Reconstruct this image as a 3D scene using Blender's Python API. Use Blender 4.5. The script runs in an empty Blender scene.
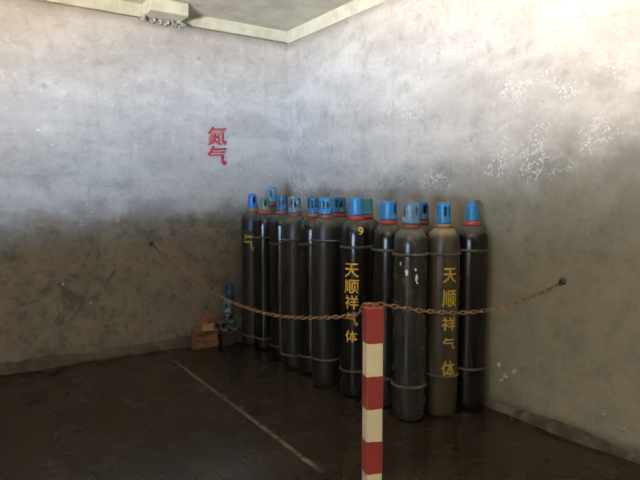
import bpy, bmesh, math, random
from mathutils import Vector, Matrix, noise as mnoise
random.seed(7)
R = math.radians
PI = math.pi
S = bpy.context.scene
COL = S.collection

# ------------------------------------------------------------------ camera
cam_d = bpy.data.cameras.new('camera')
cam_d.sensor_width = 36.0
cam_d.lens = 36.0 * 567.0 / 640.0
cam_d.clip_start = 0.05
cam = bpy.data.objects.new('camera', cam_d)
COL.objects.link(cam)
cam.location = (0, 0, 1.45)
_az, _pt = R(56.0), math.atan(45.0 / 567.0)
cam.rotation_euler = Vector((math.cos(_az) * math.cos(_pt), math.sin(_az) * math.cos(_pt), -math.sin(_pt))).to_track_quat('-Z', 'Y').to_euler()
S.camera = cam

# ------------------------------------------------------------------ world / light
W = bpy.data.worlds.new('world')
S.world = W
W.use_nodes = True
_bg = W.node_tree.nodes['Background']
_bg.inputs['Color'].default_value = (0.88, 0.93, 1.0, 1)
_bg.inputs['Strength'].default_value = 8.0

def area(name, loc, size, rot, energy, color):
    d = bpy.data.lights.new(name, 'AREA')
    d.shape = 'RECTANGLE'
    d.size, d.size_y = size
    d.energy = energy
    d.color = color
    o = bpy.data.objects.new(name, d)
    COL.objects.link(o)
    o.location = loc
    o.rotation_euler = rot
    return o
# daylight thrown up by the yard outside the doorway: the near ground in sun, the far ground under blue sky
area('sunlit_yard_light', (-5.2, -2.0, 0.06), (1.9, 9.0), (PI, 0, 0), 17500, (1.0, 0.88, 0.73))
area('sunlit_far_yard_light', (-8.2, -0.2, 0.06), (4.0, 6.0), (PI, 0, 0), 17500, (1.0, 0.92, 0.81))
area('shaded_yard_light', (-11.4, -10.5, 0.06), (7.0, 13.0), (PI, 0, 0), 90000, (0.42, 0.66, 1.0))

vs = S.view_settings
vs.view_transform = 'Standard'
vs.look = 'None'
vs.gamma = 1.0
vs.use_curve_mapping = False
vs.exposure = 0.1

# ------------------------------------------------------------------ helpers
def tag(o, label=None, cat=None, group=None, kind=None):
    if label: o['label'] = label
    if cat: o['category'] = cat
    if group: o['group'] = group
    if kind: o['kind'] = kind
    return o

def link(name, me, mat=None, parent=None, loc=(0, 0, 0), rot=(0, 0, 0)):
    o = bpy.data.objects.new(name, me)
    COL.objects.link(o)
    o.location = loc
    o.rotation_euler = rot
    if parent: o.parent = parent
    if mat and me and not me.materials: me.materials.append(mat)
    return o

def empty(name, loc, rz=0.0):
    o = bpy.data.objects.new(name, None)
    COL.objects.link(o)
    o.empty_display_size = 0.1
    o.location = loc
    o.rotation_euler = (0, 0, rz)
    return o

def mesh(bm, name, smooth=False):
    me = bpy.data.meshes.new(name)
    bmesh.ops.recalc_face_normals(bm, faces=bm.faces)
    bm.to_mesh(me)
    bm.free()
    if smooth:
        for p in me.polygons: p.use_smooth = True
    return me

def bm_box(bm, x0, x1, y0, y1, z0, z1):
    v = [bm.verts.new(c) for c in ((x0, y0, z0), (x1, y0, z0), (x1, y1, z0), (x0, y1, z0), (x0, y0, z1), (x1, y0, z1), (x1, y1, z1), (x0, y1, z1))]
    for f in ((3, 2, 1, 0), (4, 5, 6, 7), (0, 1, 5, 4), (1, 2, 6, 5), (2, 3, 7, 6), (3, 0, 4, 7)):
        bm.faces.new([v[i] for i in f])
    return v

def box_mesh(name, x0, x1, y0, y1, z0, z1, bevel=0.0, seg=2):
    bm = bmesh.new()
    bm_box(bm, x0, x1, y0, y1, z0, z1)
    if bevel:
        bmesh.ops.bevel(bm, geom=bm.edges[:], offset=bevel, segments=seg, affect='EDGES', profile=0.5)
    return mesh(bm, name)

def lathe(name, prof, n=40, cap_ends=True, close=False, smooth=True):
    bm = bmesh.new()
    rings = []
    for r, z in prof:
        if r < 1e-6:
            rings.append([bm.verts.new((0, 0, z))])
        else:
            rings.append([bm.verts.new((r * math.cos(2 * PI * i / n), r * math.sin(2 * PI * i / n), z)) for i in range(n)])
    m = len(rings)
    for k in range(m if close else m - 1):
        a, b = rings[k], rings[(k + 1) % m]
        for i in range(n):
            j = (i + 1) % n
            if len(a) == 1 and len(b) == 1: continue
            if len(a) == 1: bm.faces.new((a[0], b[j], b[i]))
            elif len(b) == 1: bm.faces.new((a[i], a[j], b[0]))
            else: bm.faces.new((a[i], a[j], b[j], b[i]))
    if cap_ends and not close:
        if len(rings[0]) > 1: bm.faces.new(rings[0])
        if len(rings[-1]) > 1: bm.faces.new(rings[-1])
    return mesh(bm, name, smooth)

def torus_mesh(name, r, t, n=36, m=8, flat=1.0):
    return lathe(name, [(r + t * math.cos(2 * PI * k / m), t * flat * math.sin(2 * PI * k / m)) for k in range(m)], n, close=True)

# ------------------------------------------------------------------ materials
def newmat(name):
    m = bpy.data.materials.new(name)
    m.use_nodes = True
    nt = m.node_tree
    b = nt.nodes['Principled BSDF']
    return m, nt, b

class G:
    """small node-graph helper"""
    def __init__(s, nt): s.nt = nt
    def n(s, t, **kw):
        x = s.nt.nodes.new(t)
        for k, v in kw.items(): setattr(x, k, v)
        return x
    def l(s, a, b): s.nt.links.new(a, b)
    def put(s, sock, v):
        if hasattr(v, 'links') or isinstance(v, bpy.types.NodeSocket): s.l(v, sock)
        else: sock.default_value = v
    def noise(s, vec, scale, detail=5, rough=0.6, dist=0.0):
        x = s.n('ShaderNodeTexNoise')
        s.l(vec, x.inputs['Vector'])
        x.inputs['Scale'].default_value = scale
        x.inputs['Detail'].default_value = detail
        x.inputs['Roughness'].default_value = rough
        x.inputs['Distortion'].default_value = dist
        return x.outputs['Fac']
    def voro(s, vec, scale, feature='F1', out='Distance'):
        x = s.n('ShaderNodeTexVoronoi', feature=feature)
        s.l(vec, x.inputs['Vector'])
        x.inputs['Scale'].default_value = scale
        return x.outputs[out]
    def ramp(s, fac, a, b, lo=0.0, hi=1.0):
        x = s.n('ShaderNodeMapRange', interpolation_type='SMOOTHSTEP')
        s.put(x.inputs['Value'], fac)
        x.inputs['From Min'].default_value = a
        x.inputs['From Max'].default_value = b
        x.inputs['To Min'].default_value = lo
        x.inputs['To Max'].default_value = hi
        return x.outputs['Result']
    def math(s, op, a, b=0.0, c=None):
        x = s.n('ShaderNodeMath', operation=op)
        s.put(x.inputs[0], a)
        s.put(x.inputs[1], b)
        if c is not None: s.put(x.inputs[2], c)
        return x.outputs[0]
    def mix(s, fac, a, b, mode='MIX'):
        x = s.n('ShaderNodeMix', data_type='RGBA', blend_type=mode)
        s.put(x.inputs[0], fac)
        s.put(x.inputs[6], a if not isinstance(a, tuple) else (*a, 1))
        s.put(x.inputs[7], b if not isinstance(b, tuple) else (*b, 1))
        return x.outputs[2]
    def bump(s, h, strength, dist, prev=None):
        x = s.n('ShaderNodeBump')
        x.inputs['Strength'].default_value = strength
        x.inputs['Distance'].default_value = dist
        s.l(h, x.inputs['Height'])
        if prev: s.l(prev, x.inputs['Normal'])
        return x.outputs['Normal']
    def coord(s, which='Object', scale=None, loc=None):
        t = s.n('ShaderNodeTexCoord').outputs[which]
        if scale or loc:
            x = s.n('ShaderNodeMapping')
            s.l(t, x.inputs['Vector'])
            if scale: x.inputs['Scale'].default_value = scale
            if loc: x.inputs['Location'].default_value = loc
            t = x.outputs[0]
        return t
    def sep(s, v):
        x = s.n('ShaderNodeSeparateXYZ')
        s.l(v, x.inputs[0])
        return x.outputs

def wall_material(name, axis, slope, level, flakes, shaded_dado, soft=0.10, amount=0.92, mott=1.0):
    """old limewashed plaster: below an uneven tide line, grimy cement darkened further to carry shade, scaling paint above"""
    m, nt, b = newmat(name)
    g = G(nt)
    P = g.coord('Object')
    sp = g.sep(P)
    z = sp[2]
    u = sp[axis]
    big = g.noise(P, 0.9, 6, 0.62)
    mid = g.noise(P, 3.2, 7, 0.65, 0.4)
    fine = g.noise(P, 24, 5, 0.6)
    st = g.noise(g.coord('Object', (1.0, 1.0, 3.2)), 1.6, 6, 0.6, 0.6)   # horizontal trowel bands
    stv = g.noise(g.coord('Object', (5.0, 5.0, 0.35)), 1.2, 4, 0.6)      # runs down the wall
    grain = g.noise(P, 11, 7, 0.72, 0.3)
    c = g.mix(g.ramp(st, 0.30, 0.72), (0.450, 0.420, 0.392), (0.594, 0.566, 0.535))
    c = g.mix(g.ramp(big, 0.35, 0.65, 0, 0.45), c, (0.423, 0.394, 0.370))
    c = g.mix(g.ramp(mid, 0.50, 0.72, 0, 0.55), c, (0.324, 0.296, 0.278))
    c = g.mix(g.ramp(grain, 0.52, 0.68, 0, 0.50), c, (0.306, 0.283, 0.261))
    c = g.mix(g.ramp(grain, 0.44, 0.32, 0, 0.45), c, (0.684, 0.659, 0.631))
    c = g.mix(g.ramp(stv, 0.55, 0.75, 0, 0.30), c, (0.378, 0.345, 0.318))
    # small dark knocks
    kn = g.voro(P, 2.6)
    c = g.mix(g.math('MULTIPLY', g.ramp(kn, 0.10, 0.03), g.ramp(big, 0.45, 0.6, 0, 0.7)), c, (0.16, 0.15, 0.14))
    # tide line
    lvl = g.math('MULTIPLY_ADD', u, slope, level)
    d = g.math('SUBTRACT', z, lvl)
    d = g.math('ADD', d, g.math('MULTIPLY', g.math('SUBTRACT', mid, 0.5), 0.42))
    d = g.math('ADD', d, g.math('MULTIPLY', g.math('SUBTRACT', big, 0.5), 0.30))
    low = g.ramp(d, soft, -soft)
    shaded_cem = g.mix(g.ramp(mid, 0.35, 0.68), shaded_dado, tuple(v * 1.35 for v in shaded_dado))  # lower wall colour: stained cement, with the shade put into it as well
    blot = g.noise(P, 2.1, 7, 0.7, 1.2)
    shaded_cem = g.mix(g.ramp(blot, 0.52, 0.66, 0, 0.85 * mott), shaded_cem, tuple(v * 0.45 for v in shaded_dado))
    shaded_cem = g.mix(g.ramp(g.noise(P, 9, 5, 0.7), 0.53, 0.66, 0, 0.6 * mott), shaded_cem, tuple(v * 0.4 for v in shaded_dado))
    shaded_cem = g.mix(g.ramp(grain, 0.50, 0.66, 0, 0.55 * mott), shaded_cem, tuple(v * 0.45 for v in shaded_dado))
    shaded_cem = g.mix(g.ramp(grain, 0.45, 0.33, 0, 0.35 * mott), shaded_cem, tuple(v * 1.7 for v in shaded_dado))
    c = g.mix(g.math('MULTIPLY', low, amount), c, shaded_cem)
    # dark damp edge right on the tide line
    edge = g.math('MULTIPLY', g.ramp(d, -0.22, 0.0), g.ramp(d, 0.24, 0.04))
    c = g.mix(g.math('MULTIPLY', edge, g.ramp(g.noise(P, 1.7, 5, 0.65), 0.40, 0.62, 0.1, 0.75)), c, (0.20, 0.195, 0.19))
    # scaling paint: clusters of pale scales
    cl = g.ramp(g.noise(g.coord('Object', (1.0, 0.75, 1.7)), 1.15, 5, 0.7), flakes, flakes + 0.09)
    pw = g.n('ShaderNodeVectorMath', operation='MULTIPLY_ADD')
    nz3 = g.n('ShaderNodeTexNoise')
    nz3.inputs['Scale'].default_value = 9
    g.l(P, nz3.inputs['Vector'])
    g.l(nz3.outputs['Color'], pw.inputs[0])
    pw.inputs[1].default_value = (0.05, 0.05, 0.05)
    g.l(P, pw.inputs[2])
    PW = pw.outputs[0]
    ce = g.voro(PW, 50, 'DISTANCE_TO_EDGE')
    cid = g.sep(g.voro(PW, 50, 'F1', 'Color'))[0]
    fl = g.math('MULTIPLY', g.ramp(ce, 0.04, 0.16), g.ramp(cid, 0.35, 0.6))
    fl = g.math('MULTIPLY', fl, cl)
    fl = g.math('MULTIPLY', fl, g.ramp(g.noise(P, 5, 3, 0.5), 0.42, 0.56))
    fl = g.math('MULTIPLY', fl, g.ramp(d, -0.12, 0.02))
    c = g.mix(g.math('MULTIPLY', fl, 0.5), c, (0.84, 0.835, 0.82))
    # a few chips knocked through to white plaster
    cn = g.math('MULTIPLY', g.ramp(g.noise(P, 14, 3, 0.5, 0.5), 0.74, 0.77), g.ramp(big, 0.40, 0.5))
    c = g.mix(g.math('MULTIPLY', cn, 0.8), c, (0.82, 0.80, 0.78))
    c = g.mix(0.22, c, g.mix(fine, (0.30, 0.29, 0.28), (0.85, 0.84, 0.83)), 'MULTIPLY')
    g.l(c, b.inputs['Base Color'])
    b.inputs['Roughness'].default_value = 0.9
    b.inputs['Specular IOR Level'].default_value = 0.25
    n1 = g.bump(mid, 0.5, 0.02)
    n1 = g.bump(fine, 0.45, 0.006, n1)
    n1 = g.bump(fl, 0.6, 0.006, n1)
    g.l(n1, b.inputs['Normal'])
    return m

def grit(name, col1, col2, scale=8, rough=0.85, bump=0.4, dist=0.006, spec=0.3, metal=0.0, lo=0.38, hi=0.64):
    m, nt, b = newmat(name)
    g = G(nt)
    P = g.coord('Object')
    n = g.noise(P, scale, 6, 0.65, 0.3)
    g.l(g.mix(g.ramp(n, lo, hi), col1, col2), b.inputs['Base Color'])
    b.inputs['Roughness'].default_value = rough
    b.inputs['Specular IOR Level'].default_value = spec
    b.inputs['Metallic'].default_value = metal
    g.l(g.bump(g.noise(P, scale * 4, 5, 0.6), bump, dist), b.inputs['Normal'])
    return m

def floor_material():
    m, nt, b = newmat('wet_concrete')
    g = G(nt)
    P = g.coord('Object')
    big = g.noise(P, 0.8, 6, 0.6, 0.6)
    mid = g.noise(P, 4, 6, 0.65)
    c = g.mix(g.ramp(big, 0.35, 0.65), (0.020, 0.0135, 0.0075), (0.028, 0.020, 0.0125))
    c = g.mix(g.ramp(mid, 0.45, 0.80, 0, 0.35), c, (0.036, 0.028, 0.019))
    dry = g.ramp(g.noise(g.coord('Object', None, (3.3, 1.7, 0)), 1.5, 6, 0.62, 0.8), 0.56, 0.70)
    c = g.mix(g.math('MULTIPLY', dry, 0.35), c, (0.060, 0.050, 0.038))
    g.l(c, b.inputs['Base Color'])
    g.l(g.ramp(mid, 0.25, 0.8, 0.18, 0.34), b.inputs['Roughness'])
    b.inputs['Specular IOR Level'].default_value = 0.35
    n = g.bump(mid, 0.12, 0.01)
    g.l(n, b.inputs['Normal'])
    return m

def steel_paint(name, base, dust, rust, dust_amt=0.5, rough=0.34, body_dust=0.3):
    """old dark enamel on a gas cylinder, dust lying on the shoulder, rubbed rust below"""
    m, nt, b = newmat(name)
    g = G(nt)
    P = g.coord('Object')
    nz = g.sep(g.n('ShaderNodeNewGeometry').outputs['Normal'])[2]
    mid = g.noise(P, 20, 7, 0.68, 0.2)
    runs = g.noise(g.coord('Object', (14, 14, 1.6)), 1.6, 5, 0.62)
    c = g.mix(g.ramp(runs, 0.48, 0.72, 0, body_dust), base, dust)
    c = g.mix(g.ramp(mid, 0.45, 0.80, 0, 0.38), c, rust)
    dm = g.math('MULTIPLY', g.ramp(nz, 0.18, 0.62), g.ramp(mid, 0.30, 0.62, 0.35, 1.0))
    c = g.mix(g.math('MULTIPLY', dm, dust_amt), c, dust)
    g.l(c, b.inputs['Base Color'])
    rr = g.ramp(mid, 0.30, 0.75, rough, rough + 0.07)
    g.l(g.math('ADD', rr, g.math('MULTIPLY', dm, 0.25)), b.inputs['Roughness'])
    b.inputs['Specular IOR Level'].default_value = 0.5
    return m

def worn_paint(name, col, under, wear=0.6, rough=0.4, scale=22, spec=0.5):
    m, nt, b = newmat(name)
    g = G(nt)
    P = g.coord('Object')
    n = g.noise(P, scale, 6, 0.68, 0.3)
    lo = g.noise(P, scale * 0.25, 4, 0.6)
    c = g.mix(g.ramp(lo, 0.3, 0.7, 0, 0.45), col, tuple(v * 0.72 for v in col))
    c = g.mix(g.ramp(n, wear, wear + 0.08, 0, 0.85), c, under)
    g.l(c, b.inputs['Base Color'])
    b.inputs['Roughness'].default_value = rough
    b.inputs['Specular IOR Level'].default_value = spec
    g.l(g.bump(n, 0.15, 0.003), b.inputs['Normal'])
    return m

M = {}
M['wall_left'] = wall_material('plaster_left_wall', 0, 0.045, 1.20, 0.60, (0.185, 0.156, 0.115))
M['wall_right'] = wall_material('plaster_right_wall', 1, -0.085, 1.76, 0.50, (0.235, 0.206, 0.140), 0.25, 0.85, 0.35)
M['wall_plain'] = grit('plaster_plain', (0.10, 0.088, 0.075), (0.18, 0.16, 0.14), 2.5)
M['ceiling'] = grit('ceiling_concrete', (0.43, 0.425, 0.37), (0.56, 0.55, 0.485), 3.0)
M['cream'] = grit('cream_limewash', (0.46, 0.455, 0.375), (0.58, 0.575, 0.485), 5.0)
M['crumble'] = grit('crumbled_lime', (0.30, 0.285, 0.26), (0.58, 0.56, 0.53), 26, bump=0.9, dist=0.02)
M['skirt_l'] = grit('silt_fillet', (0.055, 0.042, 0.029), (0.11, 0.09, 0.065), 6, bump=0.8, dist=0.012)
M['skirt_r'] = grit('broken_render', (0.05, 0.042, 0.031), (0.14, 0.122, 0.092), 7, bump=0.9, dist=0.015)
M['floor'] = floor_material()
M['yard'] = grit('yard_concrete', (0.30, 0.29, 0.27), (0.42, 0.41, 0.38), 1.5)
M['line'] = worn_paint('worn_line_paint', (0.14, 0.118, 0.08), (0.035, 0.027, 0.018), 0.47, 0.5, 16)
M['body_black'] = steel_paint('black_enamel', (0.009, 0.009, 0.0085), (0.13, 0.105, 0.075), (0.035, 0.026, 0.018), 0.5, 0.20, 0.10)
M['body_dark'] = steel_paint('faded_black_enamel', (0.014, 0.013, 0.012), (0.15, 0.125, 0.09), (0.045, 0.034, 0.024), 0.65, 0.38, 0.24)
M['body_green'] = steel_paint('dusty_green_black_enamel', (0.024, 0.025, 0.022), (0.14, 0.125, 0.095), (0.06, 0.05, 0.036), 0.75, 0.22, 0.40)
M['body_brown'] = steel_paint('brown_grimed_enamel', (0.045, 0.036, 0.023), (0.30, 0.225, 0.115), (0.08, 0.058, 0.034), 0.95, 0.36, 0.25)
M['cap_blue'] = worn_paint('cap_blue', (0.018, 0.19, 0.42), (0.10, 0.16, 0.22), 0.63, 0.38)
M['cap_royal'] = worn_paint('cap_royal_blue', (0.025, 0.16, 0.48), (0.10, 0.13, 0.22), 0.66, 0.38)
M['cap_deep'] = worn_paint('cap_deep_blue', (0.012, 0.115, 0.27), (0.06, 0.09, 0.14), 0.60, 0.38)
M['cap_navy'] = worn_paint('cap_navy', (0.012, 0.05, 0.13), (0.05, 0.06, 0.08), 0.58, 0.45)
M['cap_teal'] = worn_paint('cap_teal', (0.06, 0.27, 0.42), (0.16, 0.19, 0.20), 0.56, 0.36)
M['cap_grey'] = worn_paint('cap_grey_blue', (0.085, 0.175, 0.25), (0.30, 0.30, 0.27), 0.52, 0.36)
M['cap_green'] = worn_paint('cap_green', (0.09, 0.21, 0.19), (0.14, 0.15, 0.12), 0.55, 0.42)
M['ring_red'] = worn_paint('collar_red', (0.48, 0.055, 0.035), (0.14, 0.07, 0.05), 0.60, 0.5)
M['ring_dull'] = worn_paint('collar_dull_red', (0.26, 0.075, 0.045), (0.12, 0.08, 0.05), 0.55, 0.55)
M['ring_brass'] = worn_paint('collar_brown', (0.30, 0.17, 0.075), (0.12, 0.08, 0.05), 0.55, 0.55)
M['rubber'] = grit('dusty_rubber', (0.06, 0.052, 0.042), (0.13, 0.113, 0.09), 14, 0.6)
M['valve'] = grit('brass_valve', (0.22, 0.15, 0.055), (0.36, 0.26, 0.11), 30, 0.45, 0.2, 0.002, 0.5, 0.6)
M['yellow'] = worn_paint('yellow_lettering', (0.72, 0.43, 0.045), (0.15, 0.10, 0.03), 0.60, 0.5, 45)
M['yellow_dim'] = worn_paint('rubbed_yellow_lettering', (0.58, 0.42, 0.05), (0.09, 0.07, 0.03), 0.58, 0.55, 45)
M['yellow_green'] = worn_paint('greenish_lettering', (0.46, 0.45, 0.09), (0.06, 0.06, 0.03), 0.54, 0.6, 40)
M['red_text'] = worn_paint('red_wall_lettering', (0.60, 0.045, 0.045), (0.50, 0.22, 0.20), 0.80, 0.7, 30)
M['red_dim'] = worn_paint('faded_red_lettering', (0.24, 0.018, 0.016), (0.05, 0.02, 0.02), 0.50, 0.6, 30)
M['white_flake'] = worn_paint('white_paint_chip', (0.75, 0.75, 0.72), (0.4, 0.4, 0.38), 0.65, 0.5)
M['post_red'] = worn_paint('post_red', (0.36, 0.050, 0.040), (0.20, 0.10, 0.08), 0.64, 0.55, 26)
M['post_white'] = worn_paint('post_white', (0.84, 0.74, 0.47), (0.45, 0.39, 0.27), 0.66, 0.55, 26)
M['rust'] = grit('rusty_steel', (0.16, 0.085, 0.045), (0.36, 0.22, 0.125), 40, 0.7, 0.3, 0.002, 0.4, 0.2)
M['rust_dark'] = grit('dark_rusty_steel', (0.05, 0.035, 0.025), (0.12, 0.085, 0.06), 40, 0.55, 0.3, 0.002, 0.5, 0.3)
M['brick_orange'] = grit('brick_orange', (0.15, 0.07, 0.038), (0.25, 0.13, 0.07), 18, 0.9, 0.6, 0.004)
M['brick_ochre'] = grit('brick_ochre', (0.30, 0.19, 0.08), (0.38, 0.26, 0.12), 18, 0.9, 0.6, 0.004)
M['brick_dark'] = grit('brick_dark', (0.03, 0.019, 0.019), (0.065, 0.042, 0.04), 18, 0.9, 0.6, 0.004)
M['grey_iron'] = grit('bare_grey_iron', (0.11, 0.115, 0.12), (0.24, 0.245, 0.25), 20, 0.5, 0.3, 0.003, 0.5, 0.2)

# ------------------------------------------------------------------ setting
XR, YL, XF, YB, ZC = 3.12, 5.25, -3.0, -3.2, 3.16
ZT = 3.035                                                   # top of the plastered walls
def struct(name, me, mat, parent=None):
    o = link(name, me, mat, parent)
    if not parent: o['kind'] = 'structure'
    return o

floor = struct('floor', box_mesh('floor', XF - 0.2, XR + 0.25, YB - 0.2, YL + 0.25, -0.15, 0.0), M['floor'])
floor['label'] = 'dark wet brown concrete floor'

def wavy_wall(name, a, b, fixed, axis, depth, z0, z1, amp):
    """a wall slab whose room face is slightly uneven, as hand-floated plaster is"""
    bm = bmesh.new()
    nu, nz = int(abs(b - a) / 0.09), int((z1 - z0) / 0.09)
    g = []
    for j in range(nz + 1):
        row = []
        for i in range(nu + 1):
            u, z = a + (b - a) * i / nu, z0 + (z1 - z0) * j / nz
            k = mnoise.noise(Vector((u * 1.1, z * 1.3, fixed))) * amp + mnoise.noise(Vector((u * 4.1, z * 4.3, fixed + 9))) * amp * 0.35
            k = max(0.0, k + amp * 0.4)
            row.append(bm.verts.new((u, fixed + k, z) if axis == 0 else (fixed + k, u, z)))
        g.append(row)
    for j in range(nz):
        for i in range(nu):
            bm.faces.new((g[j][i], g[j][i + 1], g[j + 1][i + 1], g[j + 1][i]))
    ed = [e for e in bm.edges if e.is_boundary]
    ex = bmesh.ops.extrude_edge_only(bm, edges=ed)
    vs2 = [x for x in ex['geom'] if isinstance(x, bmesh.types.BMVert)]
    for v in vs2:
        if axis == 0: v.co.y = fixed + depth
        else: v.co.x = fixed + depth
    bmesh.ops.contextual_create(bm, geom=[e for e in bm.edges if e.is_boundary])
    return mesh(bm, name, True)

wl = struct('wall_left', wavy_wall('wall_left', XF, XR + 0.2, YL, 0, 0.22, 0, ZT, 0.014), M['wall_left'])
wl['label'] = 'tall limewashed wall with grimy, shade-darkened brown lower half and red characters'
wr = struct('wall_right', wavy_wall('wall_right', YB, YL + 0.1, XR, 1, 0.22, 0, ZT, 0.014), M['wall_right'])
wr['label'] = 'scaling grey plaster wall behind the gas cylinders'
wb = struct('wall_back', box_mesh('wall_back', XF, XR, YB - 0.2, YB, 0, ZC), M['wall_plain'])
# unseen doorway wall; low board wall across it, head lowered to cut off light
bm = bmesh.new()
OY0, OY1, OZ0, OZ1 = -1.15, 1.05, 0.72, 1.70
bm_box(bm, XF - 0.2, XF, YB - 0.2, OY0, 0, ZC)
bm_box(bm, XF - 0.2, XF, OY1, YL + 0.2, 0, ZC)
bm_box(bm, XF - 0.2, XF, OY0, OY1, 0, OZ0)
bm_box(bm, XF - 0.2, XF, OY0, OY1, OZ1, ZC)
struct('wall_front', mesh(bm, 'wall_front'), M['wall_plain'])
struct('ground', box_mesh('ground', -26, XF - 0.2, -20, 14, -0.2, 0.0), M['yard'])

# ring beam above the walls, ceiling slab
bm = bmesh.new()
bm_box(bm, XF, XR + 0.22, YL + 0.004, YL + 0.22, ZT + 0.016, ZC)
trim1 = struct('trim_1', mesh(bm, 'trim_1'), M['cream'])
trim1['label'] = 'cream concrete ring beam over the left wall'
bm = bmesh.new()
bm_box(bm, XR + 0.004, XR + 0.22, YB, YL, ZT, ZC)
trim2 = struct('trim_2', mesh(bm, 'trim_2'), M['cream'])
trim2['label'] = 'cream concrete ring beam over the right wall'
struct('ceiling', box_mesh('ceiling', XF - 0.2, XR + 0.22, YB - 0.2, YL + 0.22, ZC, ZC + 0.16), M['ceiling'])
# stub of a cross beam resting on the left wall
trim3 = struct('trim_3', box_mesh('trim_3', 1.60, 1.95, YL - 0.26, YL + 0.004, ZT + 0.01, ZC, 0.008, 1), M['cream'])
trim3['label'] = 'cream concrete beam stub jutting over the left wall'
# crumbled mortar under the stub and along the top of the wall
def lump_mesh(name, r, seed, flat=0.6):
    bm = bmesh.new()
    bmesh.ops.create_icosphere(bm, subdivisions=2, radius=r)
    for v in bm.verts:
        k = 1 + 0.35 * mnoise.noise(v.co * (2.2 / r * 0.5) + Vector((seed, 0, 0)))
        v.co *= k
        v.co.z *= flat
    return mesh(bm, name)
rng = random.Random(3)
lumps = [lump_mesh('mortar_crumb', 0.022, s * 3.7) for s in range(4)]
for l in lumps: l.materials.append(M['crumble'])
for i in range(30):
    o = link('mortar_crumb', lumps[i % 4], None, trim3)
    o.location = (rng.uniform(1.58, 1.98), YL - rng.uniform(0.0, 0.09), ZT + rng.uniform(-0.025, 0.012))
    o.rotation_euler = (rng.uniform(0, 6), rng.uniform(0, 6), rng.uniform(0, 6))
    s = rng.uniform(0.5, 1.25)
    o.scale = (s, s, s)

def skirt(name, a, b, fixed, axis, h, d, seed):
    """ragged fillet of render along the foot of a wall"""
    bm = bmesh.new()
    n = int(abs(b - a) / 0.035)
    rows = []
    for i in range(n + 1):
        u = a + (b - a) * i / n
        k1 = mnoise.noise(Vector((u * 2.3, seed, 0)))
        k2 = mnoise.noise(Vector((u * 11, seed + 5, 0)))
        hh = max(0.015, h * (1 + 0.55 * k1 + 0.30 * k2))
        dd = max(0.012, d * (1 + 0.45 * k1 + 0.25 * k2))
        pr = [(0.03, hh * 1.02), (-dd * 0.30, hh * 0.97), (-dd * 0.62, hh * (0.55 + 0.2 * k2)), (-dd * 0.95, hh * 0.10), (-dd, 0.0), (0.03, 0.0)]
        row = []
        for o_, z in pr:
            row.append(bm.verts.new((u, fixed + o_, z) if axis == 0 else (fixed + o_, u, z)))
        rows.append(row)
    for i in range(n):
        for k in range(5):
            bm.faces.new((rows[i][k], rows[i + 1][k], rows[i + 1][k + 1], rows[i][k + 1]))
    bm.faces.new(rows[0])
    bm.faces.new(rows[-1])
    return mesh(bm, name, False)
b1 = struct('baseboard_left', skirt('baseboard_left', XF, XR, YL, 0, 0.060, 0.10, 2.0), M['skirt_l'])
b1['label'] = 'low ragged silt ledge along the foot of the left wall'
b2 = struct('baseboard_right', skirt('baseboard_right', YB, YL, XR, 1, 0.050, 0.055, 8.0), M['skirt_r'])
b2['label'] = 'ragged broken render along the foot of the right wall'
# pale plaster chips stuck low on the right wall
chips = [(2.455, 0.300), (2.40, 0.235), (2.33, 0.285), (2.43, 0.20), (1.72, 0.20), (1.60, 0.155)]
def chip_mesh(seed):
    bm = bmesh.new()
    lo, hi = [], []
    for q in range(8):
        a = 2 * PI * q / 8
        r_ = 0.016 * (1 + 0.8 * mnoise.noise(Vector((q * 1.9, seed, 0))))
        lo.append(bm.verts.new((0.006, r_ * 1.3 * math.cos(a), r_ * math.sin(a))))
        hi.append(bm.verts.new((-0.006, r_ * 1.05 * math.cos(a), r_ * 0.8 * math.sin(a))))
    bm.faces.new(hi)
    bm.faces.new(lo)
    for q in range(8): bm.faces.new((lo[q], lo[(q + 1) % 8], hi[(q + 1) % 8], hi[q]))
    return mesh(bm, 'plaster_chip')
for i, (y, z) in enumerate(chips):
    link('plaster_chip', chip_mesh(i * 3.1), M['crumble'], wr, (XR + 0.002, y, z), (rng.uniform(-0.6, 0.6), 0, 0))

# worn painted line on the floor, in several rubbed lengths
segs = [(4.76, 4.22), (4.215, 3.72), (3.71, 3.22), (3.21, 2.86), (2.84, 2.58), (2.57, 2.37)]
for i, (ya, yb) in enumerate(segs):
    bm = bmesh.new()
    n = 26
    L, Rr = [], []
    for k in range(n + 1):
        y = ya + (yb - ya) * k / n
        xc = 1.665 - (4.76 - y) * 0.022
        L.append((xc - 0.014 + 0.006 * mnoise.noise(Vector((y * 14, 0, 1))), y))
        Rr.append((xc + 0.014 + 0.006 * mnoise.noise(Vector((y * 13, 4, 2))), y))
    vt = [[bm.verts.new((p[0], p[1], z)) for p in side] for side in (L, Rr) for z in (0.0, 0.0025)]
    for k in range(n):
        bm.faces.new((vt[1][k], vt[1][k + 1], vt[3][k + 1], vt[3][k]))
        bm.faces.new((vt[0][k], vt[0][k + 1], vt[1][k + 1], vt[1][k]))
        bm.faces.new((vt[2][k], vt[2][k + 1], vt[3][k + 1], vt[3][k]))
    link('painted_line', mesh(bm, 'painted_line'), M['line'], floor)

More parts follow.
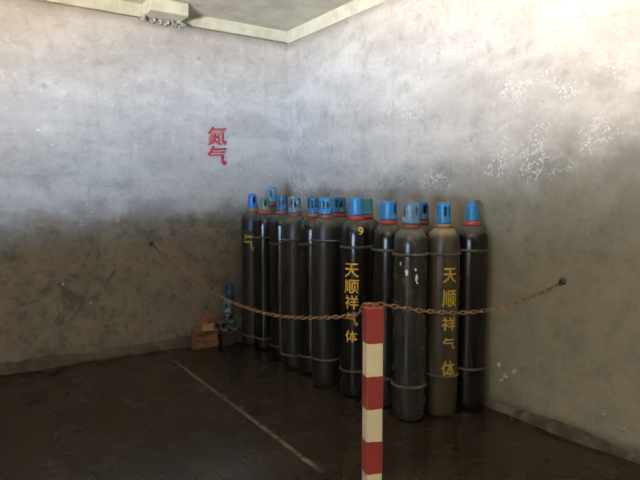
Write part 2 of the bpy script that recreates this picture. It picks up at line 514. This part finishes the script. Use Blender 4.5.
# ------------------------------------------------------------------ lettering
def glyph_bm(ch, bold=0.0):
    cu = bpy.data.curves.new('glyph', 'FONT')
    cu.body = ch
    cu.size = 1.0
    cu.resolution_u = 2
    cu.offset = bold
    ob = bpy.data.objects.new('glyph', cu)
    COL.objects.link(ob)
    dg = bpy.context.evaluated_depsgraph_get()
    me = bpy.data.meshes.new_from_object(ob.evaluated_get(dg))
    bm = bmesh.new()
    bm.from_mesh(me)
    bpy.data.objects.remove(ob)
    bpy.data.curves.remove(cu)
    bpy.data.meshes.remove(me)
    xs = [v.co.x for v in bm.verts]
    ys = [v.co.y for v in bm.verts]
    if xs:
        x0, x1, y0, y1 = min(xs), max(xs), min(ys), max(ys)
        for v in bm.verts:
            v.co.x = (v.co.x - x0) / max(1e-6, x1 - x0) - 0.5
            v.co.y = (v.co.y - y0) / max(1e-6, y1 - y0) - 0.5
            v.co.z = 0
    return bm

def chop(bm, n):
    for k in range(1, n):
        c = -0.5 + k / n
        bmesh.ops.bisect_plane(bm, geom=bm.verts[:] + bm.edges[:] + bm.faces[:], plane_co=(c, 0, 0), plane_no=(1, 0, 0))

def cyl_text(name, items, rad, mat, parent, bold=0.012, surf=None):
    """items: (char, angle, z centre, width, height); glyphs are bent round the cylinder"""
    out = bmesh.new()
    for ch, ang, zc, w, h in items:
        bm = glyph_bm(ch, bold)
        chop(bm, 10)
        vm = {}
        for v in bm.verts:
            a = ang + v.co.x * w / rad
            z = zc + v.co.y * h
            r = (surf(z) if surf else rad) + 0.0012
            vm[v] = out.verts.new((r * math.cos(a), r * math.sin(a), z))
        for f in bm.faces:
            try: out.faces.new([vm[v] for v in f.verts])
            except ValueError: pass
        bm.free()
    me = bpy.data.meshes.new(name)
    out.to_mesh(me)
    out.free()
    return link(name, me, mat, parent)

# red characters on the left wall, brushed a little unevenly
for ch, xc, zc, w, h in (('氮', 2.322, 2.030, 0.200, 0.180), ('气', 2.318, 1.835, 0.205, 0.195)):
    bm = glyph_bm(ch, -0.004 if ch == '氮' else 0.004)
    for v in bm.verts:
        x, y = v.co.x, v.co.y
        v.co = Vector((xc + x * w + y * 0.012, YL - 0.004, zc + y * h + x * 0.012 + 0.003 * mnoise.noise(Vector((x * 9, y * 9, 0)))))
    r = bmesh.ops.extrude_face_region(bm, geom=bm.faces[:])
    for v in [q for q in r['geom'] if isinstance(q, bmesh.types.BMVert)]: v.co.y += 0.03
    o = link('painted_character', mesh(bm, 'painted_character'), M['red_text'], wl)
    o['label'] = 'red brushed character on the wall'

# ------------------------------------------------------------------ gas cylinders
RB = 0.1085
def cap_mesh(r, h, kind):
    """valve guard cap: domed tube with tall slots and a rolled foot"""
    n = 32
    prof = [(r * 1.06, 0.0), (r * 1.08, 0.008), (r * 1.06, 0.018), (r, 0.024), (r * 0.99, 0.34 * h), (r * 0.985, 0.62 * h), (r * 0.96, 0.78 * h)]
    if kind == 'dome':
        prof += [(r * 0.90, 0.87 * h), (r * 0.74, 0.94 * h), (r * 0.45, 0.985 * h), (r * 0.16, h)]
    elif kind == 'taper':
        prof[5] = (r * 0.94, 0.62 * h)
        prof[6] = (r * 0.86, 0.78 * h)
        prof += [(r * 0.72, 0.88 * h), (r * 0.52, 0.95 * h), (r * 0.30, 0.985 * h), (r * 0.12, h)]
    else:
        prof += [(r * 0.95, 0.90 * h), (r * 0.90, 0.96 * h), (r * 0.74, 0.99 * h), (r * 0.2, h)]
    bm = bmesh.new()
    rings = [[bm.verts.new((a * math.cos(2 * PI * i / n), a * math.sin(2 * PI * i / n), z)) for i in range(n)] for a, z in prof]
    slots = {0, 1, 2, 16, 17, 18} if kind != 'ribbed' else {0, 1, 4, 5, 8, 9, 16, 17, 20, 21, 24, 25}
    for k in range(len(rings) - 1):
        for i in range(n):
            if k in (4, 5) and i in slots and kind != 'taper': continue
            j = (i + 1) % n
            bm.faces.new((rings[k][i], rings[k][j], rings[k + 1][j], rings[k + 1][i]))
    bmesh.ops.recalc_face_normals(bm, faces=bm.faces)
    bmesh.ops.solidify(bm, geom=bm.faces[:], thickness=0.005)
    me = mesh(bm, 'cap', True)
    return me

def cylinder(loc, top, cap=('flat', 0.052, 0.128, 'cap_blue'), body='body_black', ring='ring_red', rings=(1.09, 0.20), rz=0.0, label='', name='gas_cylinder'):
    t = empty(name, (*loc, 0.0), rz)
    tag(t, label, 'gas cylinder', 'gas cylinders standing in the corner')
    ck, cr, ch, cm = cap
    zc = top - ch                      # foot of the cap
    zn = zc - 0.030                    # foot of the collar
    zs = zn - 0.112                    # foot of the shoulder
    prof = [(0.0, 0.018), (0.070, 0.012), (0.092, 0.0), (0.101, 0.006), (RB - 0.001, 0.03), (RB, 0.06), (RB, 0.5 * zs), (RB, zs)]
    rn = 0.040
    for k in range(1, 13):
        a = k / 12 * PI / 2
        prof.append((rn + (RB - rn) * math.cos(a) ** 0.9 if k < 12 else rn, zs + (zn - zs) * math.sin(a)))
    prof += [(rn, zn + 0.01), (0.0, zn + 0.01)]
    link('body', lathe('cylinder_body', prof, 44), M[body], t)
    link('collar', lathe('collar', [(0.036, zn - 0.002), (0.052, zn - 0.002), (0.055, zn + 0.004), (0.055, zn + 0.022), (0.050, zn + 0.028), (0.036, zn + 0.029)], 32, close=True), M[ring], t)
    link('valve', lathe('valve', [(0.0, zn + 0.008), (0.016, zn + 0.009), (0.016, zc + 0.03), (0.011, zc + 0.034), (0.011, zc + 0.06), (0.02, zc + 0.064), (0.02, zc + 0.084), (0.0, zc + 0.086)], 12), M['valve'], t)
    link('cap', cap_mesh(cr, ch, ck), M[cm], t, (0, 0, zc - 0.001), (0, 0, rz * 3.1))
    rg = torus_mesh('rubber_ring', RB + 0.003, 0.0075, 40, 8, 1.25)
    for i, z in enumerate(rings):
        o = link('rubber_ring', rg, M['rubber'], t, (0, 0, z))
        o.rotation_euler = (R(random.uniform(-1.6, 1.6)), R(random.uniform(-1.6, 1.6)), 0)
    t['zs'], t['zn'] = zs, zn
    return t

def shoulder(t):
    zs, zn = t['zs'], t['zn']
    def f(z):
        if z <= zs: return RB
        s = min(1.0, (z - zs) / (zn - zs))
        return 0.040 + (RB - 0.040) * (1 - s * s) ** 0.45
    return f

specs = dict(
 A=dict(loc=(2.520, 4.900), top=1.465, cap=('dome', 0.047, 0.140, 'cap_royal'), body='body_dark', ring='ring_brass', rings=(1.10, 0.10), label='dark gas cylinder nearest the brick pile, bright royal blue cap, greenish character'),
 B=dict(loc=(2.530, 4.670), top=1.425, cap=('flat', 0.044, 0.115, 'cap_green'), body='body_black', ring='ring_red', rings=(1.06, 0.12), label='black gas cylinder with a dull green cap beside the royal blue capped one'),
 B2=dict(loc=(2.752, 4.935), top=1.530, cap=('dome', 0.050, 0.150, 'cap_teal'), body='body_black', ring='ring_dull', rings=(1.12, 0.12), label='tallest gas cylinder at the back of the corner, shiny teal cap above the rest'),
 C=dict(loc=(2.500, 4.300), top=1.445, cap=('ribbed', 0.048, 0.130, 'cap_deep'), body='body_black', ring='ring_dull', rings=(1.03, 0.13), label='black gas cylinder with a deep blue slotted cap, third from the brick pile'),
 D=dict(loc=(2.460, 4.020), top=1.440, cap=('ribbed', 0.053, 0.135, 'cap_grey'), body='body_dark', ring='ring_dull', rings=(1.085, 0.12), label='dark gas cylinder with a grey-blue slotted cap, fourth from the brick pile'),
 E=dict(loc=(2.490, 3.790), top=1.435, cap=('ribbed', 0.046, 0.130, 'cap_deep'), body='body_black', ring='ring_dull', rings=(1.06, 0.16), label='black gas cylinder with a narrow dark blue cap next to the grey-blue slotted one'),
 F=dict(loc=(2.450, 3.550), top=1.435, cap=('ribbed', 0.052, 0.130, 'cap_blue'), body='body_dark', ring='ring_dull', rings=(1.105, 0.20), label='dark gas cylinder with a slotted blue cap, next left of the yellow lettered black one'),
 F2=dict(loc=(2.735, 3.760), top=1.435, cap=('ribbed', 0.052, 0.130, 'cap_deep'), body='body_dark', ring='ring_red', rings=(1.08, 0.20), label='gas cylinder in the back row, deep blue cap just left of the yellow lettered one'),
 G=dict(loc=(2.470, 3.200), top=1.435, cap=('flat', 0.050, 0.128, 'cap_blue'), body='body_black', ring='ring_red', rings=(1.085, 0.20), label='black gas cylinder with orange-yellow vertical characters behind the striped post'),
 G2=dict(loc=(2.680, 3.345), top=1.430, cap=('flat', 0.048, 0.128, 'cap_teal'), body='body_black', ring='ring_red', rings=(1.08, 0.20), label='gas cylinder in the back row, teal cap just right of the yellow lettered one'),
 H=dict(loc=(2.560, 2.955), top=1.412, cap=('flat', 0.057, 0.128, 'cap_blue'), body='body_black', ring='ring_red', rings=(1.08, 0.20), label='glossy black gas cylinder with a broad bright blue cap, directly behind the striped post'),
 I=dict(loc=(2.510, 2.680), top=1.402, cap=('ribbed', 0.055, 0.132, 'cap_grey'), body='body_green', ring='ring_dull', rings=(1.075, 0.225), label='dusty grey-black gas cylinder with white paint flecks, nearest right of the striped post'),
 I2=dict(loc=(2.800, 2.885), top=1.405, cap=('flat', 0.050, 0.128, 'cap_deep'), body='body_black', ring='ring_dull', rings=(1.08, 0.20), label='gas cylinder mostly hidden behind the white-flecked one, deep blue cap edge showing'),
 J=dict(loc=(2.747, 2.625), top=1.402, cap=('ribbed', 0.046, 0.135, 'cap_blue'), body='body_brown', ring='ring_brass', rings=(1.07, 0.27), label='brown grimed gas cylinder with tan dusty shoulder and yellow vertical characters'),
 K=dict(loc=(2.980, 2.590), top=1.408, cap=('taper', 0.045, 0.130, 'cap_blue'), body='body_black', ring='ring_red', rings=(1.085, 0.285), label='glossy black gas cylinder against the right wall with a tapered blue cap'),
)
CY = {}
for i, (k, d) in enumerate(specs.items()):
    CY[k] = cylinder(rz=0.7 * i + 0.3, **d)

def facing(k, off=0.0):
    """angle on the cylinder, in its own frame, of the side that faces the room"""
    x, y = specs[k]['loc']
    return math.atan2(-y, -x) + off - CY[k].rotation_euler.z

def column(k, chars, off, mat, bold=0.014):
    for c, z, w, h in chars:
        cyl_text('lettering', [(c, facing(k, off), z, w, h)], RB, mat, CY[k], bold)
column('G', [('天', 0.925, 0.105, 0.100), ('顺', 0.810, 0.110, 0.100), ('祥', 0.700, 0.100, 0.098), ('气', 0.580, 0.095, 0.095), ('体', 0.455, 0.090, 0.085)], -0.30, M['yellow'])
column('J', [('天', 0.935, 0.095, 0.098), ('顺', 0.785, 0.100, 0.112), ('祥', 0.620, 0.098, 0.090), ('气', 0.490, 0.090, 0.075), ('体', 0.320, 0.098, 0.115)], 0.46, M['yellow_dim'], 0.014)
column('A', [('气', 1.000, 0.120, 0.165)], -0.42, M['yellow_green'], 0.022)
column('K', [('氮', 0.86, 0.09, 0.12), ('气', 0.70, 0.09, 0.12)], -0.92, M['red_dim'], 0.01)
cyl_text('lettering', [('9', facing('G', 0.30), 1.200, 0.036, 0.056)], 0.085, M['yellow_dim'], CY['G'], 0.02, shoulder(CY['G']))
for dz, off, w, h in ((0.965, -0.22, 0.020, 0.040), (0.930, 0.36, 0.016, 0.045), (0.985, 0.30, 0.012, 0.020), (1.02, -0.60, 0.012, 0.03), (0.90, 0.40, 0.010, 0.018)):
    bm = bmesh.new()
    a0 = facing('I', off)
    pts = []
    for q in range(9):
        t_ = 2 * PI * q / 9
        rr = 0.5 * (1 + 0.5 * mnoise.noise(Vector((q * 1.7, dz * 30, off * 9))))
        a = a0 + math.cos(t_) * rr * w / RB
        pts.append(bm.verts.new(((RB + 0.001) * math.cos(a), (RB + 0.001) * math.sin(a), dz + math.sin(t_) * rr * h)))
    bm.faces.new(pts)
    link('paint_fleck', mesh(bm, 'paint_fleck'), M['white_flake'], CY['I'])

# ------------------------------------------------------------------ striped post
PX, PY, PH, PW = 1.660, 2.020, 0.930, 0.080
post = empty('barrier_post', (PX, PY, 0), R(56 - 5.4 - 90 + 18.4))
tag(post, 'square post painted in red and cream bands holding up the chain', 'post')
link('shaft', box_mesh('shaft', -PW / 2, PW / 2, -PW / 2, PW / 2, 0, PH - 0.004, 0.011, 3), M['post_white'], post)
def sleeve(z0, z1, seed):
    """painted band with a slightly uneven brushed edge"""
    bm = bmesh.new()
    n, h = 10, PW / 2 + 0.0012
    ring = []
    for s in range(4):
        for i in range(n):
            t_ = -h + 0.007 + (2 * h - 0.014) * i / (n - 1)
            x, y = ((t_, -h), (h, t_), (-t_, h), (-h, -t_))[s]
            ring.append((x, y))
    a, b = [], []
    for q, (x, y) in enumerate(ring):
        a.append(bm.verts.new((x, y, z0 + 0.004 * mnoise.noise(Vector((x * 40, y * 40, seed))))))
        b.append(bm.verts.new((x, y, z1 + (0.004 * mnoise.noise(Vector((x * 40, y * 40, seed + 7))) if z1 < PH - 0.01 else 0))))
    m_ = len(ring)
    for q in range(m_):
        bm.faces.new((a[q], a[(q + 1) % m_], b[(q + 1) % m_], b[q]))
    if z1 >= PH - 0.01: bm.faces.new(b)
    return mesh(bm, 'red_band')
for z0, z1 in ((0.768, PH), (0.457, 0.612), (0.146, 0.301)):
    link('red_band', sleeve(z0, z1, z0 * 10), M['post_red'], post)
# rusty staple on top that the chain hangs from
def tube_mesh(name, pts, r, n=8, closed=False):
    bm = bmesh.new()
    P_ = [Vector(p) for p in pts]
    rings = []
    up = Vector((0.13, 0.21, 0.97)).normalized()
    m_ = len(P_)
    for i, p in enumerate(P_):
        if closed: d = P_[(i + 1) % m_] - P_[i - 1]
        else: d = P_[min(i + 1, m_ - 1)] - P_[max(i - 1, 0)]
        d.normalize()
        a = d.cross(up)
        if a.length < 1e-3: a = d.cross(Vector((1, 0, 0)))
        a.normalize()
        b = d.cross(a)
        rings.append([bm.verts.new(p + (a * math.cos(2 * PI * k / n) + b * math.sin(2 * PI * k / n)) * r) for k in range(n)])
    for i in range(m_ if closed else m_ - 1):
        for k in range(n):
            bm.faces.new((rings[i][k], rings[i][(k + 1) % n], rings[(i + 1) % m_][(k + 1) % n], rings[(i + 1) % m_][k]))
    if not closed:
        bm.faces.new(rings[0])
        bm.faces.new(rings[-1])
    return mesh(bm, name, True)
link('staple', tube_mesh('staple', [(-0.018, 0, PH - 0.01), (-0.018, 0, PH + 0.004), (-0.009, 0, PH + 0.012), (0.009, 0, PH + 0.012), (0.018, 0, PH + 0.004), (0.018, 0, PH - 0.01)], 0.004), M['rust_dark'], post)

# ------------------------------------------------------------------ chains
lk = []
LL, LW, LR = 0.0230, 0.0085, 0.0032        # half straight, half width, wire radius
for k in range(7): lk.append((LL * 0.62 + LW * math.sin(PI * k / 6), LW * math.cos(PI * k / 6), 0))
for k in range(7): lk.append((-LL * 0.62 - LW * math.sin(PI * k / 6), -LW * math.cos(PI * k / 6), 0))
link_me = tube_mesh('chain_link', lk, LR, 6, True)
link_me.materials.append(M['rust'])
PITCH = 2 * (LL * 0.62 + LW) - 2 * LR + 0.001
def chain(label, ctrl):
    """links hung along a smooth curve through ctrl"""
    pts = []
    n = len(ctrl)
    for i in range(n - 1):
        p0, p1, p2, p3 = (Vector(ctrl[max(0, i - 1)]), Vector(ctrl[i]), Vector(ctrl[i + 1]), Vector(ctrl[min(n - 1, i + 2)]))
        for k in range(60):
            t_ = k / 60
            pts.append(0.5 * ((2 * p1) + (p2 - p0) * t_ + (2 * p0 - 5 * p1 + 4 * p2 - p3) * t_ ** 2 + (3 * p1 - p0 - 3 * p2 + p3) * t_ ** 3))
    pts.append(Vector(ctrl[-1]))
    t = empty('chain', ctrl[0])
    tag(t, label, 'chain')
    acc, nxt, cnt = 0.0, 0.0, 0
    for i in range(len(pts) - 1):
        d = pts[i + 1] - pts[i]
        L_ = d.length
        while nxt <= acc + L_:
            p = pts[i] + d * ((nxt - acc) / L_)
            o = link('chain_link', link_me, None, t, p - Vector(ctrl[0]))
            q = d.normalized().to_track_quat('X', 'Z')
            o.rotation_euler = (q.to_matrix() @ Matrix.Rotation(R(12) + (PI / 2 if cnt % 2 else 0), 3, 'X')).to_euler()
            cnt += 1
            nxt += PITCH
        acc += L_
    return t
chain('rusty chain sagging from the left wall hook to the striped post',
      [(1.645, 5.190, 0.985), (1.645, 4.85, 0.895), (1.645, 4.512, 0.826), (1.645, 4.15, 0.771), (1.645, 3.802, 0.735), (1.645, 3.392, 0.717), (1.645, 2.981, 0.729), (1.645, 2.638, 0.770), (1.645, 2.26, 0.842), (1.640, 2.13, 0.878), (1.643, 2.088, 0.905), (1.650, 2.066, 0.938), (1.656, 2.036, 0.944)])
chain('rusty chain sagging from the striped post to the right wall hook',
      [(1.660, 2.018, 0.946), (1.720, 2.006, 0.937), (1.809, 2.0, 0.915), (1.94, 2.0, 0.885), (2.079, 2.0, 0.861), (2.23, 2.0, 0.841), (2.38, 2.0, 0.831), (2.54, 2.0, 0.833), (2.717, 2.0, 0.848), (2.90, 2.0, 0.876), (3.085, 2.0, 0.915)])

def wall_hook(loc, rz, label):
    t = empty('wall_hook', loc, rz)
    tag(t, label, 'hook')
    # x runs out of the wall
    link('anchor_plate', lathe('anchor_plate', [(0.0, 0.0), (0.024, 0.0), (0.024, 0.006), (0.012, 0.014), (0.0, 0.014)], 16), M['rust_dark'], t, (-0.004, 0, 0.012), (0, PI / 2, 0))
    link('eye', tube_mesh('eye', [(0.022 + 0.014 * math.cos(2 * PI * k / 14), 0, 0.004 + 0.017 * math.sin(2 * PI * k / 14)) for k in range(14)], 0.004, 8, True), M['rust_dark'], t)
    link('bolt', lathe('bolt', [(0.0, 0.0), (0.007, 0.0), (0.007, 0.010), (0.0, 0.011)], 6, smooth=False), M['grey_iron'], t, (0.008, 0, 0.022), (0, PI / 2, 0))
wall_hook((XR, 2.0, 0.918), PI, 'small iron eye hook holding the chain on the right wall')
wall_hook((1.645, YL, 0.990), -PI / 2, 'small iron eye hook holding the chain on the left wall')

# ------------------------------------------------------------------ bricks and spare caps beside the cylinders
def brick_mesh(seed):
    bm = bmesh.new()
    bm_box(bm, -0.120, 0.120, -0.0575, 0.0575, 0, 0.060)
    bmesh.ops.bevel(bm, geom=bm.edges[:], offset=0.006, segments=1, affect='EDGES')
    for v in bm.verts:
        v.co += Vector((mnoise.noise(v.co * 30 + Vector((seed, 0, 0))), mnoise.noise(v.co * 30 + Vector((0, seed, 3))), 0)) * 0.004
    return mesh(bm, 'brick')
bricks = [
 ((2.070, 5.035, 0.0), 4, 'brick_orange', 'orange-brown brick at the foot of the pile, front course'),
 ((2.065, 5.045, 0.0605), -4, 'brick_orange', 'orange-brown brick second from the floor in the front of the pile'),
 ((2.072, 5.040, 0.121), 7, 'brick_orange', 'orange-brown brick third from the floor in the front of the pile'),
 ((2.092, 5.020, 0.1815), 70, 'brick_ochre', 'ochre brick laid crosswise on the orange-brown stack'),
 ((2.105, 5.030, 0.242), 24, 'brick_orange', 'orange-brown half brick topping the stack by the left wall'),
 ((2.272, 5.070, 0.0), 90, 'brick_dark', 'dark brick on the floor next to the orange-brown stack'),
 ((2.397, 5.125, 0.0), 90, 'brick_dark', 'dark brick on the floor tucked behind the royal blue capped cylinder'),
 ((2.274, 5.065, 0.0605), 91, 'brick_dark', 'dark brick second from the floor next to the orange-brown stack'),
 ((2.398, 5.126, 0.0605), 90, 'brick_dark', 'dark brick second from the floor tucked behind the royal blue capped cylinder'),
]
for i, (p, a, m_, lab) in enumerate(bricks):
    me = brick_mesh(i * 2.3)
    o = link('brick', me, M[m_], None, p, (0, 0, R(a)))
    if lab.startswith('orange-brown half'): o.scale.x = 0.62
    tag(o, lab, 'brick', 'bricks piled by the left wall')
# lying caps are turned so that their open foot faces the room
cap_spots = [
 ((2.268, 5.010, 0.1715), (-PI / 2, 0, 0.25), 'grey_iron', 'flat', 'loose bare grey cap lying on the dark bricks, nearest the orange stack'),
 ((2.376, 5.020, 0.1715), (-PI / 2, 0, -0.10), 'cap_grey', 'flat', 'loose pale grey-blue cap lying beside the royal blue capped cylinder'),
 ((2.318, 4.965, 0.2600), (-PI / 2, 0, 0.15), 'grey_iron', 'dome', 'loose grey cap lying across the two lower caps'),
 ((2.310, 5.030, 0.3110), (0, 0, 0.4), 'cap_grey', 'dome', 'loose grey-blue cap standing on the heap of spare caps'),
 ((2.388, 5.165, 0.2220), (0, 0, 2.2), 'cap_navy', 'ribbed', 'loose dark blue cap standing low against the wall in the heap'),
 ((2.390, 5.160, 0.3430), (0, 0, 0.2), 'cap_navy', 'dome', 'loose dark blue cap second up against the wall in the heap'),
 ((2.384, 5.150, 0.4640), (0, 0, 0.9), 'cap_navy', 'dome', 'loose dark blue cap at the very top of the heap'),
]
for p, r_, m_, kd, lab in cap_spots:
    o = link('spare_cap', cap_mesh(0.046, 0.120, kd), M[m_], None, p, r_)
    tag(o, lab, 'valve cap', 'spare caps piled beside the cylinders')
for k in CY:
    for q in ('zs', 'zn'):
        del CY[k][q]
